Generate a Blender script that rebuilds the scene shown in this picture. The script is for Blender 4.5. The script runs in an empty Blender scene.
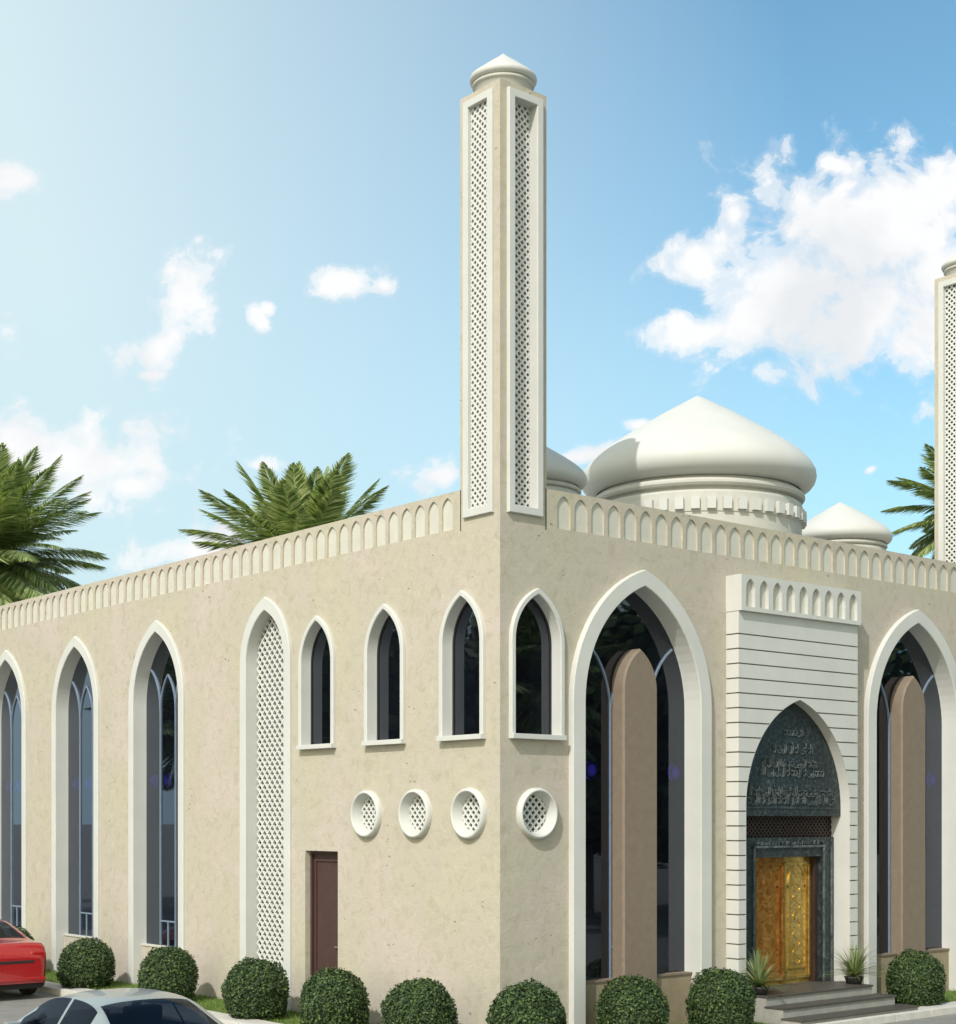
import bpy, bmesh, math, random
from mathutils import Vector, Matrix, Quaternion
from mathutils.geometry import tessellate_polygon
R = math.radians
random.seed(7)
S = bpy.context.scene
COL = S.collection

# ------------------------------------------------------------------ helpers
class MB:
    """collects faces; build() links them as ONE mesh object"""
    def __init__(s): s.v = []; s.f = []; s.m = []; s.sm = []
    def face(s, pts, mi=0, smooth=False):
        b = len(s.v); s.v += [tuple(p) for p in pts]
        s.f.append(tuple(range(b, b+len(pts)))); s.m.append(mi); s.sm.append(smooth)
    def grid(s, rows, closed=False, mi=0, smooth=False, T=None):
        b = len(s.v); n = len(rows[0])
        for r in rows: s.v += [tuple(T(*p)) if T else tuple(p) for p in r]
        for i in range(len(rows)-1):
            for j in range(n if closed else n-1):
                k = (j+1) % n
                s.f.append((b+i*n+j, b+i*n+k, b+(i+1)*n+k, b+(i+1)*n+j)); s.m.append(mi); s.sm.append(smooth)
    def box(s, x0, x1, y0, y1, z0, z1, mi=0, T=None, bev=0.0):
        if bev > 0:
            bm = bmesh.new(); bmesh.ops.create_cube(bm, size=1)
            for v in bm.verts: v.co = Vector(((x0+x1)/2+v.co.x*(x1-x0), (y0+y1)/2+v.co.y*(y1-y0), (z0+z1)/2+v.co.z*(z1-z0)))
            bmesh.ops.bevel(bm, geom=bm.edges[:], offset=bev, segments=2, affect='EDGES', profile=.7)
            b = len(s.v)
            s.v += [tuple(T(*v.co)) if T else tuple(v.co) for v in bm.verts]
            bm.verts.index_update()
            for f in bm.faces: s.f.append(tuple(b+v.index for v in f.verts)); s.m.append(mi); s.sm.append(False)
            bm.free(); return
        c = [(x, y, z) for x in (x0, x1) for y in (y0, y1) for z in (z0, z1)]
        if T: c = [T(*p) for p in c]
        for q in ((0,1,3,2),(4,6,7,5),(0,4,5,1),(2,3,7,6),(0,2,6,4),(1,5,7,3)): s.face([c[i] for i in q], mi)
    def lathe(s, prof, c=(0,0), n=48, mi=0, smooth=True):
        rows = [[(c[0]+r*math.cos(2*math.pi*k/n), c[1]+r*math.sin(2*math.pi*k/n), z) for k in range(n)] for r, z in prof]
        s.grid(rows, closed=True, mi=mi, smooth=smooth)
    def tube(s, a, b, r0, r1=None, n=10, mi=0, smooth=True, cap=True):
        a = Vector(a); b = Vector(b); r1 = r0 if r1 is None else r1
        q = (b-a).to_track_quat('Z', 'Y')
        rows = []
        for p, r in ((a, r0), (b, r1)):
            rows.append([p+q @ Vector((r*math.cos(2*math.pi*k/n), r*math.sin(2*math.pi*k/n), 0)) for k in range(n)])
        s.grid(rows, closed=True, mi=mi, smooth=smooth)
        if cap: s.face(rows[0], mi); s.face(rows[1], mi)
    def build(s, name, mats, parent=None, merge=False, T=None):
        me = bpy.data.meshes.new(name); me.from_pydata(s.v, [], s.f)
        if not isinstance(mats, (list, tuple)): mats = [mats]
        for m in mats: me.materials.append(m)
        me.polygons.foreach_set('material_index', s.m); me.polygons.foreach_set('use_smooth', s.sm)
        if merge:
            bm = bmesh.new(); bm.from_mesh(me)
            bmesh.ops.remove_doubles(bm, verts=bm.verts, dist=1e-4)
            bmesh.ops.recalc_face_normals(bm, faces=bm.faces)
            bm.to_mesh(me); bm.free()
        me.update()
        o = bpy.data.objects.new(name, me); COL.objects.link(o)
        if parent is not None: o.parent = parent
        return o

def thing(name, label, cat, loc=(0,0,0), rz=0, group=None):
    o = bpy.data.objects.new(name, None); COL.objects.link(o); o.empty_display_size = .2
    o.location = loc; o.rotation_euler = (0, 0, rz); o['label'] = label; o['category'] = cat
    if group: o['group'] = group
    return o
def holder(name, parent, loc=(0,0,0)):
    o = bpy.data.objects.new(name, None); COL.objects.link(o); o.parent = parent; o.location = loc
    return o
def copy_tree(o, parent=None):
    c = o.copy(); COL.objects.link(c); c.parent = parent
    for ch in list(o.children): copy_tree(ch, c)
    return c

# ------------------------------------------------------------------ materials
def newmat(name):
    m = bpy.data.materials.new(name); m.use_nodes = True
    nt = m.node_tree; nt.nodes.clear()
    out = nt.nodes.new('ShaderNodeOutputMaterial')
    return m, nt, out
def N(nt, t, **kw):
    n = nt.nodes.new(t)
    for k, v in kw.items():
        if hasattr(n, k): setattr(n, k, v)
        else: n.inputs[k].default_value = v
    return n
def ramp(nt, fac, stops, interp='LINEAR'):
    r = nt.nodes.new('ShaderNodeValToRGB'); r.color_ramp.interpolation = interp
    e = r.color_ramp.elements
    while len(e) < len(stops): e.new(.5)
    for i, (p, c) in enumerate(stops):
        e[i].position = p; e[i].color = (c[0], c[1], c[2], 1) if not isinstance(c, (int, float)) else (c, c, c, 1)
    nt.links.new(fac, r.inputs[0]); return r.outputs[0]
def mixc(nt, f, a, b, mode='MIX'):
    m = nt.nodes.new('ShaderNodeMix'); m.data_type = 'RGBA'; m.blend_type = mode
    for i, x in ((0, f), (6, a), (7, b)):
        if hasattr(x, 'links'): nt.links.new(x, m.inputs[i])
        elif isinstance(x, (int, float)): m.inputs[i].default_value = x if i == 0 else (x, x, x, 1)
        else: m.inputs[i].default_value = (x[0], x[1], x[2], 1)
    return m.outputs[2]
def mathn(nt, op, a, b=None, c=None, clamp=False):
    m = nt.nodes.new('ShaderNodeMath'); m.operation = op; m.use_clamp = clamp
    for i, x in enumerate((a, b, c)):
        if x is None: continue
        if hasattr(x, 'links'): nt.links.new(x, m.inputs[i])
        else: m.inputs[i].default_value = x
    return m.outputs[0]
def mat(name, c1, c2=None, rough=.6, scale=3, metal=0, bump=0, bscale=40, spec=.5, detail=4, coords='Object', coat=0):
    m, nt, out = newmat(name)
    p = N(nt, 'ShaderNodeBsdfPrincipled'); p.inputs['Roughness'].default_value = rough; p.inputs['Metallic'].default_value = metal
    p.inputs['Specular IOR Level'].default_value = spec; p.inputs['Coat Weight'].default_value = coat
    tc = N(nt, 'ShaderNodeTexCoord')
    if c2:
        nz = N(nt, 'ShaderNodeTexNoise', Scale=scale, Detail=detail, Roughness=.6); nt.links.new(tc.outputs[coords], nz.inputs['Vector'])
        nt.links.new(ramp(nt, nz.outputs[0], [(.3, c1), (.7, c2)]), p.inputs['Base Color'])
    else: p.inputs['Base Color'].default_value = (*c1, 1)
    if bump:
        b = N(nt, 'ShaderNodeTexNoise', Scale=bscale, Detail=5); nt.links.new(tc.outputs[coords], b.inputs['Vector'])
        bn = N(nt, 'ShaderNodeBump', Strength=bump, Distance=.02); nt.links.new(b.outputs[0], bn.inputs['Height']); nt.links.new(bn.outputs[0], p.inputs['Normal'])
    nt.links.new(p.outputs[0], out.inputs[0]); return m

def stucco():
    m, nt, out = newmat('limestone_stucco'); L = nt.links
    tc = N(nt, 'ShaderNodeTexCoord'); P = tc.outputs['Object']
    big = N(nt, 'ShaderNodeTexNoise', Scale=.55, Detail=5, Roughness=.6); L.new(P, big.inputs[0])
    med = N(nt, 'ShaderNodeTexNoise', Scale=5.0, Detail=8, Roughness=.72, Distortion=.6); L.new(P, med.inputs[0])
    base = ramp(nt, big.outputs[0], [(.34, (.475,.44,.335)), (.5, (.465,.427,.355)), (.64, (.505,.443,.39))])
    c = mixc(nt, ramp(nt, med.outputs[0], [(.33, 1.0), (.5, 0.0)]), base, (.40,.365,.28))
    c = mixc(nt, ramp(nt, med.outputs[0], [(.6, 0.0), (.75, .8)]), c, (.58,.545,.445))
    # travertine pits gathered in patches
    pit = N(nt, 'ShaderNodeTexVoronoi', Scale=5.2); mp = N(nt, 'ShaderNodeMapping'); mp.inputs['Scale'].default_value = (1,1,1.8)
    wob = N(nt, 'ShaderNodeTexNoise', Scale=20, Detail=3); L.new(P, wob.inputs[0])
    L.new(mixc(nt, .06, P, wob.outputs['Color'], 'ADD'), mp.inputs[0]); L.new(mp.outputs[0], pit.inputs[0])
    zone = N(nt, 'ShaderNodeTexNoise', Scale=1.6, Detail=3); L.new(P, zone.inputs[0])
    rnd = N(nt, 'ShaderNodeTexNoise', Scale=7, Detail=1); L.new(P, rnd.inputs[0])
    zr = ramp(nt, zone.outputs[0], [(.50, 0.0), (.66, 1.0)])
    sz = mathn(nt, 'MULTIPLY', zr, .19)
    pm = mathn(nt, 'SUBTRACT', sz, pit.outputs['Distance'])
    pm = ramp(nt, mathn(nt, 'MULTIPLY', pm, 12.0), [(.0, 0.0), (.6, 1.0)])
    c = mixc(nt, mathn(nt, 'MULTIPLY', pm, .75), c, (.24,.21,.15))
    # faint wavy veins
    wv = N(nt, 'ShaderNodeTexNoise', Scale=2.2, Detail=10, Roughness=.8, Distortion=2.5)
    mp2 = N(nt, 'ShaderNodeMapping'); mp2.inputs['Scale'].default_value = (.7,.7,2.4); L.new(P, mp2.inputs[0]); L.new(mp2.outputs[0], wv.inputs[0])
    c = mixc(nt, ramp(nt, wv.outputs[0], [(.46, 0.0), (.495, .3), (.53, 0.0)]), c, (.37,.35,.26))
    p = N(nt, 'ShaderNodeBsdfPrincipled'); p.inputs['Roughness'].default_value = .85; p.inputs['Specular IOR Level'].default_value = .25
    L.new(c, p.inputs['Base Color'])
    fine = N(nt, 'ShaderNodeTexNoise', Scale=38, Detail=6, Roughness=.7); L.new(P, fine.inputs[0])
    h = mathn(nt, 'SUBTRACT', mathn(nt, 'ADD', mathn(nt, 'MULTIPLY', fine.outputs[0], .35), med.outputs[0]), pm)
    bn = N(nt, 'ShaderNodeBump', Strength=.5, Distance=.02); L.new(h, bn.inputs['Height']); L.new(bn.outputs[0], p.inputs['Normal'])
    L.new(p.outputs[0], out.inputs[0]); return m

def glassmat(name, tint=(.005,.006,.010), trans=.22, gain=2.4):
    m, nt, out = newmat(name); L = nt.links
    gg = N(nt, 'ShaderNodeNewGeometry'); dt = N(nt, 'ShaderNodeVectorMath', operation='DOT_PRODUCT')
    L.new(gg.outputs['Normal'], dt.inputs[0]); L.new(gg.outputs['Incoming'], dt.inputs[1])
    k5 = mathn(nt, 'POWER', mathn(nt, 'SUBTRACT', 1.0, mathn(nt, 'ABSOLUTE', dt.outputs['Value']), clamp=True), 5.0)
    f = mathn(nt, 'MULTIPLY', mathn(nt, 'ADD', mathn(nt, 'MULTIPLY', k5, .96), .04), gain, clamp=True)
    g = N(nt, 'ShaderNodeBsdfGlossy', Roughness=.015); g.inputs['Color'].default_value = (.8,.86,1,1)
    d = N(nt, 'ShaderNodeBsdfDiffuse'); d.inputs['Color'].default_value = (*tint, 1)
    t = N(nt, 'ShaderNodeBsdfTransparent'); t.inputs['Color'].default_value = (.55,.62,.72,1)
    a = N(nt, 'ShaderNodeMixShader'); a.inputs[0].default_value = trans; L.new(d.outputs[0], a.inputs[1]); L.new(t.outputs[0], a.inputs[2])
    b = N(nt, 'ShaderNodeMixShader'); L.new(f, b.inputs[0]); L.new(a.outputs[0], b.inputs[1]); L.new(g.outputs[0], b.inputs[2])
    L.new(b.outputs[0], out.inputs[0]); return m

def leafmat(name, cols, rough=.45, trans=.25):
    m, nt, out = newmat(name); L = nt.links
    gi = N(nt, 'ShaderNodeNewGeometry'); 
    c = ramp(nt, gi.outputs['Random Per Island'], [(i/(len(cols)-1), c) for i, c in enumerate(cols)])
    p = N(nt, 'ShaderNodeBsdfPrincipled'); p.inputs['Roughness'].default_value = rough; L.new(c, p.inputs['Base Color'])
    t = N(nt, 'ShaderNodeBsdfTranslucent'); L.new(mixc(nt, 1.0, c, (1.0,1.0,.5), 'MULTIPLY'), t.inputs[0])
    x = N(nt, 'ShaderNodeMixShader'); x.inputs[0].default_value = trans; L.new(p.outputs[0], x.inputs[1]); L.new(t.outputs[0], x.inputs[2])
    L.new(x.outputs[0], out.inputs[0]); return m

M = {}
M['stucco'] = stucco()
M['white'] = mat('white_render', (.52,.53,.50), (.57,.575,.545), rough=.7, scale=1.5, bump=.08, bscale=60, spec=.3)
M['cream'] = mat('cream_panel', (.50,.495,.43), (.56,.555,.485), rough=.8, scale=4, bump=.1)
M['dome'] = mat('dome_white', (.53,.535,.505), (.57,.575,.545), rough=.55, scale=1.2, spec=.3)
M['drum'] = mat('drum_cream', (.48,.475,.43), (.53,.525,.475), rough=.7, scale=2, spec=.3)
M['lattice'] = mat('lattice_white', (.56,.575,.55), (.63,.64,.60), rough=.7, scale=6, spec=.3)
M['roof'] = mat('roof_membrane', (.35,.33,.29), (.42,.40,.35), rough=.9, scale=2)
M['inside'] = mat('interior_plaster', (.16,.16,.17), rough=.9)
M['glass'] = glassmat('window_glass')
M['carglass'] = glassmat('car_glass', (.002,.003,.006), .38, .6)
M['alu'] = mat('pale_aluminium', (.20,.27,.36), (.25,.32,.41), rough=.35, scale=8, metal=.3)
M['stele'] = mat('brown_stone', (.185,.145,.105), (.22,.175,.13), rough=.7, scale=7, bump=.15, detail=8)
M['plinth'] = mat('ochre_plinth', (.25,.205,.13), (.31,.26,.17), rough=.75, scale=5, bump=.2)
M['brown_door'] = mat('brown_door_paint', (.055,.029,.025), (.07,.037,.032), rough=.5, scale=10)
M['dark'] = mat('dark_rubber', (.015,.015,.016), rough=.6)
M['asphalt'] = mat('asphalt', (.18,.182,.17), (.235,.235,.22), rough=.85, scale=2.5, bump=.5, bscale=90, detail=10)
M['kerb'] = mat('kerb_concrete', (.50,.49,.45), (.60,.58,.53), rough=.8, scale=6, bump=.2)
M['pave'] = mat('pavement_concrete', (.46,.455,.42), (.55,.54,.49), rough=.85, scale=4, bump=.3)
M['step'] = mat('step_stone', (.27,.27,.245), (.35,.345,.315), rough=.6, scale=6, bump=.15)
M['step_dark'] = mat('step_tread_granite', (.05,.048,.04), (.08,.075,.065), rough=.5, scale=12)
M['grass'] = mat('lawn_base', (.05,.10,.02), (.09,.15,.03), rough=.9, scale=20, bump=.4)
M['blade'] = leafmat('grass_blades', [(.09,.16,.025), (.15,.23,.04), (.22,.29,.06)], .6)
M['bush'] = leafmat('bush_leaves', [(.012,.03,.008), (.025,.058,.014), (.05,.095,.024), (.11,.165,.042)], .6, .2)
M['twig'] = mat('bush_core', (.02,.04,.012), (.035,.06,.018), rough=.9, scale=8)
M['frond'] = leafmat('palm_leaflets', [(.07,.14,.03), (.18,.27,.08), (.40,.48,.20), (.64,.68,.38)], .4, .3)
M['bark'] = mat('palm_bark', (.16,.11,.07), (.26,.19,.12), rough=.9, scale=12, bump=.8, bscale=14)
M['spiky'] = leafmat('spiky_leaves', [(.10,.17,.05), (.20,.27,.10), (.38,.42,.24)], .4, .25)
M['pot'] = mat('dark_pot', (.03,.03,.028), (.05,.048,.045), rough=.5, scale=9)
M['red'] = mat('red_car_paint', (.33,.006,.010), rough=.28, coat=1.0)
M['silver'] = mat('silver_car_paint', (.30,.335,.335), rough=.3, metal=.35, coat=.6)
M['rim'] = mat('wheel_alloy', (.5,.5,.5), rough=.3, metal=.9)
M['taillight'] = mat('tail_lamp_red', (.35,.01,.01), rough=.15, coat=1)
M['headlight'] = mat('head_lamp_clear', (.6,.62,.65), rough=.1, coat=1)
M['plate'] = mat('blank_plate', (.6,.6,.56), rough=.5)

def slate():
    m, nt, out = newmat('carved_dark_slate'); L = nt.links
    P = N(nt, 'ShaderNodeTexCoord').outputs['Object']
    n = N(nt, 'ShaderNodeTexNoise', Scale=14, Detail=9, Roughness=.75, Distortion=.4); L.new(P, n.inputs[0])
    c = ramp(nt, n.outputs[0], [(.32, (.004,.007,.008)), (.48, (.012,.02,.023)), (.58, (.035,.052,.056)), (.70, (.12,.145,.145))])
    p = N(nt, 'ShaderNodeBsdfPrincipled'); p.inputs['Roughness'].default_value = .42; L.new(c, p.inputs['Base Color'])
    bn = N(nt, 'ShaderNodeBump', Strength=.5, Distance=.02); L.new(n.outputs[0], bn.inputs['Height']); L.new(bn.outputs[0], p.inputs['Normal'])
    L.new(p.outputs[0], out.inputs[0]); return m
M['slate'] = slate()
M['relief'] = mat('worn_relief_stone', (.018,.028,.031), (.14,.165,.165), rough=.5, scale=9, bump=.3)
M['wood_lattice'] = mat('dark_red_wood', (.022,.012,.009), (.04,.022,.016), rough=.5, scale=9)
def gold(nm, cols):
    m, nt, out = newmat(nm); L = nt.links
    P = N(nt, 'ShaderNodeTexCoord').outputs['Object']
    n = N(nt, 'ShaderNodeTexNoise', Scale=9, Detail=8, Roughness=.7, Distortion=1.2); L.new(P, n.inputs[0])
    c = ramp(nt, n.outputs[0], cols)
    p = N(nt, 'ShaderNodeBsdfPrincipled'); p.inputs['Roughness'].default_value = .25; p.inputs['Metallic'].default_value = .75; L.new(c, p.inputs['Base Color'])
    bn = N(nt, 'ShaderNodeBump', Strength=.25, Distance=.02); L.new(n.outputs[0], bn.inputs['Height']); L.new(bn.outputs[0], p.inputs['Normal'])
    L.new(p.outputs[0], out.inputs[0]); return m
M['gold'] = gold('gilded_door', [(.3, (.42,.24,.05)), (.5, (.62,.43,.12)), (.7, (.80,.64,.28))])
M['gold_shaded'] = gold('gilded_door_shaded', [(.3, (.26,.105,.02)), (.5, (.42,.20,.045)), (.7, (.62,.38,.12))])  # same gilding, darker: the left leaf's duller reflection is put into the colour
def lampmat():
    m, nt, out = newmat('violet_lamp')
    e = N(nt, 'ShaderNodeEmission'); e.inputs[0].default_value = (.14,.09,1,1)
    ge = N(nt, 'ShaderNodeTexCoord'); sb = N(nt, 'ShaderNodeVectorMath', operation='DISTANCE'); sb.inputs[1].default_value = (.5,.5,.5); nt.links.new(ge.outputs['Generated'], sb.inputs[0])
    nt.links.new(ramp(nt, sb.outputs['Value'], [(.45, 1.0), (.70, 0.0)], 'EASE'), e.inputs[1])
    nt.links.new(e.outputs[0], out.inputs[0]); return m
M['violet'] = lampmat()

# ------------------------------------------------------------------ facade frames: (s along wall, d outward, z)
H = 8.36; ZB = 7.74                    # parapet top, band bottom
UW, VL = 13.26, 24.0                   # front width, side length
def FR(s, d, z): return (s, -d, z)
def LF(s, d, z): return (-d, s, z)

def arch(c, half, z0, zs, za, n=16, round_=0):
    """open outline from left foot to right foot (z0), pointed arch springing at zs, apex za"""
    rise = za-zs; Rr = (half*half+rise*rise)/(2*half)
    a1 = math.acos(max(-1, min(1, (Rr-half)/Rr)))
    pts = [(c-half, z0)]
    nl = 4
    for i in range(1, nl): pts.append((c-half, z0+(zs-z0)*i/nl))
    for i in range(n+1):
        a = a1*i/n; pts.append((c-half+Rr-Rr*math.cos(a), zs+Rr*math.sin(a)))
    return pts+[(2*c-x, z) for x, z in pts[-2::-1]]

def surround(outer_in, outer_out, p, depth, T, parent, name='surround', m='white', closed=False):
    """profile swept between the inner and the outer outline"""
    mb = MB(); ch = .012
    prof = [(0, -depth), (0, p-ch), ('c', p), ('d', p), (1, p-ch), (1, -.02)]
    rows = []
    for t, d in prof:
        row = []
        for a, b in zip(outer_in, outer_out):
            w = math.hypot(b[0]-a[0], b[1]-a[1]) or 1
            tt = t if not isinstance(t, str) else (ch/w if t == 'c' else 1-ch/w)
            row.append((a[0]+(b[0]-a[0])*tt, d, a[1]+(b[1]-a[1])*tt))
        rows.append(row)
    mb.grid(rows, closed=closed, T=T)
    return mb.build(name, M[m], parent)

def filled(outline, d, T, mb, mi=0):
    mb.face([T(s, d, z) for s, z in outline], mi)

mosque = thing('mosque', 'sand coloured mosque with two lattice minarets, white domes and pointed arch windows', 'mosque')

def wall(name, s0, s1, z1, holes, T, m='stucco'):
    outer = [Vector((s0, 0, 0)), Vector((s1, 0, 0)), Vector((s1, z1, 0)), Vector((s0, z1, 0))]
    # notch: openings that reach the ground become part of the outline
    low = sorted([h for h in holes if min(z for _, z in h) <= 0.001], key=lambda h: h[0][0])
    bottom = []
    for h in low: bottom += [Vector((x, z, 0)) for x, z in h]
    outer = [Vector((s0, 0, 0))]+bottom+[Vector((s1, 0, 0)), Vector((s1, z1, 0)), Vector((s0, z1, 0))]
    inner = [[Vector((x, z, 0)) for x, z in h] for h in holes if min(z for _, z in h) > 0.001]
    polys = [outer]+inner
    flat = [p for q in polys for p in q]
    tris = tessellate_polygon(polys)
    mb = MB(); mb.v = [T(p.x, 0, p.y) for p in flat]
    for t in tris: mb.f.append(tuple(t)); mb.m.append(0); mb.sm.append(False)
    return mb.build(name, M[m], mosque)

def sheet_lattice(name, s0, s1, z0, z1, d, T, parent, step, holefrac=.62, inside=None, th=.03, m='lattice', sx=1.0):
    """diagonal lattice: diamond cells, each a ring with thickness"""
    mb = MB(); hs = step/2
    ni = int((s1-s0)/(hs*sx))+2; nj = int((z1-z0)/hs)+2
    for j in range(nj+1):
        for i in range(ni+1):
            if (i+j) % 2: continue
            cs = s0+i*hs*sx; cz = z0+j*hs
            if cs > s1+hs or cz > z1+hs: continue
            if inside and not inside(cs, cz): continue
            o = [(cs-hs*sx, cz), (cs, cz-hs), (cs+hs*sx, cz), (cs, cz+hs)]
            q = [(cs+(x-cs)*holefrac, cz+(z-cz)*holefrac) for x, z in o]
            for k in range(4):
                l = (k+1) % 4
                mb.face([T(o[k][0], d, o[k][1]), T(o[l][0], d, o[l][1]), T(q[l][0], d, q[l][1]), T(q[k][0], d, q[k][1])])
                mb.face([T(q[k][0], d, q[k][1]), T(q[l][0], d, q[l][1]), T(q[l][0], d-th, q[l][1]), T(q[k][0], d-th, q[k][1])])
    return mb.build(name, M[m], parent)

def bars_path(mb, pts, w, d0, d1, T, mi=0):
    """flat bar following a polyline in the wall plane"""
    n = len(pts); L_, R_ = [], []
    for i, p in enumerate(pts):
        a = pts[max(0, i-1)]; b = pts[min(n-1, i+1)]
        dx, dz = b[0]-a[0], b[1]-a[1]; l = math.hypot(dx, dz) or 1
        nx, nz = -dz/l*w/2, dx/l*w/2
        L_.append((p[0]+nx, p[1]+nz)); R_.append((p[0]-nx, p[1]-nz))
    rows = [[(*a[:1], d0, a[1]) for a in L_], [(a[0], d1, a[1]) for a in L_], [(a[0], d1, a[1]) for a in R_], [(a[0], d0, a[1]) for a in R_]]
    mb.grid(rows, T=T)

def in_arch(c, half, zs, za):
    rise = za-zs; Rr = (half*half+rise*rise)/(2*half)
    def f(s, z, margin=0):
        x = abs(s-c)
        if x > half+margin: return False
        if z <= zs: return True
        return math.hypot(x-(half-Rr), z-zs) <= Rr+margin and z <= za+margin
    return f

def tall_window(c, half, T, za=7.07, zs=5.70, fw=.20, p=.06, depth=.25, za_out=7.30, stele=False, wf=.0):
    w = holder('window', mosque)
    inn = arch(c, half, 0, zs, za); outr = arch(c, half+fw, 0, zs, za_out)
    surround(inn, outr, p, depth, T, w)
    pl = MB(); zp = .86
    pl.box(c-half-.02, c+half+.02, -depth-.12, -depth+(.16 if stele else .10), 0, zp, T=T)
    pl.build('plinth', M['plinth' if stele else 'stucco'], w)
    sl = MB(); sl.box(c-half-.01, c+half+.01, -depth-.02, -depth+(.18 if stele else .12), zp, zp+.03, T=T); sl.build('sill', M['stele' if stele else 'cream'], w)
    g = MB(); filled(arch(c, half+.04, zp, zs, za+.03), -depth+.004, T, g); g.build('glass', M['glass'], w)
    f = MB(); d0, d1 = -depth-.02, -depth+.028
    # tracery: three lancets, the mullions branching below the apex
    t3 = half/3; za2 = zs+(za-zs)*.40; zt = zs-.15; fin = in_arch(c, half, zs, za)
    for cc in (c,):
        bars_path(f, arch(cc, t3, zp, zt, za2), .026, d0, d1+(.003 if cc == c else 0), T)
    for sg in (-1, 1):
        o_ = arch(c+sg*0, 2*t3*1.0, zt, zt, za-.15)  # outer branches
        pts = [(c+sg*(t3+(half*1.1-t3)*(1-math.cos(q_*math.pi/20))), zt+(za-zt)*.62*math.sin(q_*math.pi/20)) for q_ in range(11)]
        pts = [q_ for q_ in pts if fin(*q_)]
        if len(pts) > 2: bars_path(f, pts, .03, d0, d1+.006, T)
    bars_path(f, [(c-t3, 1.38), (c+t3, 1.38)], .03, d0, d1-.002, T)
    bars_path(f, [(c, zp), (c, 1.38)], .03, d0, d1-.004, T)
    f.build('tracery', M['alu'], w)
    return w

def small_window(c, T, half=.44, p=.07):
    w = holder('window', mosque)
    za, zs, z0, depth = 6.75, 6.04, 4.66, .16
    surround(arch(c, half, z0, zs, za), arch(c, half+.085, z0, zs, za+.09), p, depth, T, w)
    s = MB(); s.box(c-half-.087, c+half+.087, -depth, p+.04, z0-.075, z0, T=T, bev=.006); s.build('sill', M['white'], w)
    g = MB(); filled(arch(c, half+.04, z0-.02, zs, za+.03), -depth+.004, T, g); g.build('glass', M['glass'], w)
    f = MB()
    bars_path(f, arch(c, half-.015, z0+.01, zs, za-.02), .03, -depth-.01, -depth+.02, T)
    f.build('sash', M['dark'], w)
    return w

def circ(c, z, r, n=40): return [(c+r*math.cos(2*math.pi*k/n), z+r*math.sin(2*math.pi*k/n)) for k in range(n)]
def ring_vent(c, T, z=3.48):
    w = holder('round_vent', mosque)
    mb = MB(); rows = []
    for r, d in ((.275, -.10), (.28, -.055), (.33, .085), (.335, .098), (.35, .102), (.365, .095), (.378, .075), (.385, .04), (.387, -.01)):
        rows.append([(x, d, zz) for x, zz in circ(c, z, r)])
    mb.grid(rows, closed=True, T=T, smooth=True); mb.build('ring', M['white'], w)
    sheet_lattice('lattice', c-.3, c+.3, z-.3, z+.3, -.062, T, w, .125, .70, inside=lambda s, zz: math.hypot(s-c, zz-z) < .32, th=.03)
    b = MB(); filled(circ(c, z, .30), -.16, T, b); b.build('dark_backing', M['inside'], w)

# window lists
talls_left = [10.29, 13.84, 17.40, 20.95]
W4 = (6.32, .62)
smalls_left = [4.70, 2.785, .84]
rings_left = [.674, 1.98, 3.27]
doorL = (4.13, 5.10, 2.86)
bigs = [2.95, UW-2.95]
smalls_front = [.705, UW-.705]
PU0, PU1, PD = 4.98, 8.20, .27
PC = 6.575

holesL = [arch(c, .905+.02, 0, 5.70, 7.09) for c in talls_left]
holesL += [arch(W4[0], W4[1]+.02, 0, 6.18, 7.11)]
holesL += [[(doorL[0], 0), (doorL[0], doorL[2]), (doorL[1], doorL[2]), (doorL[1], 0)]]
holesL += [arch(c, .46, 4.65, 6.0, 6.79) for c in smalls_left]
holesL += [circ(c, 3.48, .34) for c in rings_left]
wall('side_wall', 0, VL, ZB, holesL, LF)
holesF = [arch(c, 1.32, 0, 5.2, 7.10) for c in bigs]
holesF += [[(PU0+.1, 0), (PU0+.1, 6.9), (PU1-.1, 6.9), (PU1-.1, 0)]]
holesF += [arch(c, .46, 4.65, 6.0, 6.79) for c in smalls_front]
holesF += [circ(.70, 3.48, .34), circ(UW-.70, 3.48, .34)]
wall('front_wall', 0, UW, ZB, holesF, FR)
b = MB()
b.face([(UW, 0, 0), (UW, VL, 0), (UW, VL, H), (UW, 0, H)]); b.face([(UW, VL, 0), (0, VL, 0), (0, VL, H), (UW, VL, H)])
b.build('rear_walls', M['stucco'], mosque)
b = MB(); b.box(.28, UW-.28, .28, VL-.28, 7.82, 7.88); b.build('roof', M['roof'], mosque)
b = MB(); b.face([(.02, .02, .05), (UW-.02, .02, .05), (UW-.02, VL-.02, .05), (.02, VL-.02, .05)])
b.face([(.3, VL*.5, 0), (UW, VL*.5, 0), (UW, VL*.5, 7.8), (.3, VL*.5, 7.8)]); b.face([(4.5, .4, 0), (4.5, VL-.4, 0), (4.5, VL-.4, 7.8), (4.5, .4, 7.8)])
b.face([(.3, 3.6, 0), (4.5, 3.6, 0), (4.5, 3.6, 7.8), (.3, 3.6, 7.8)])
b.build('interior', M['inside'], mosque)

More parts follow.
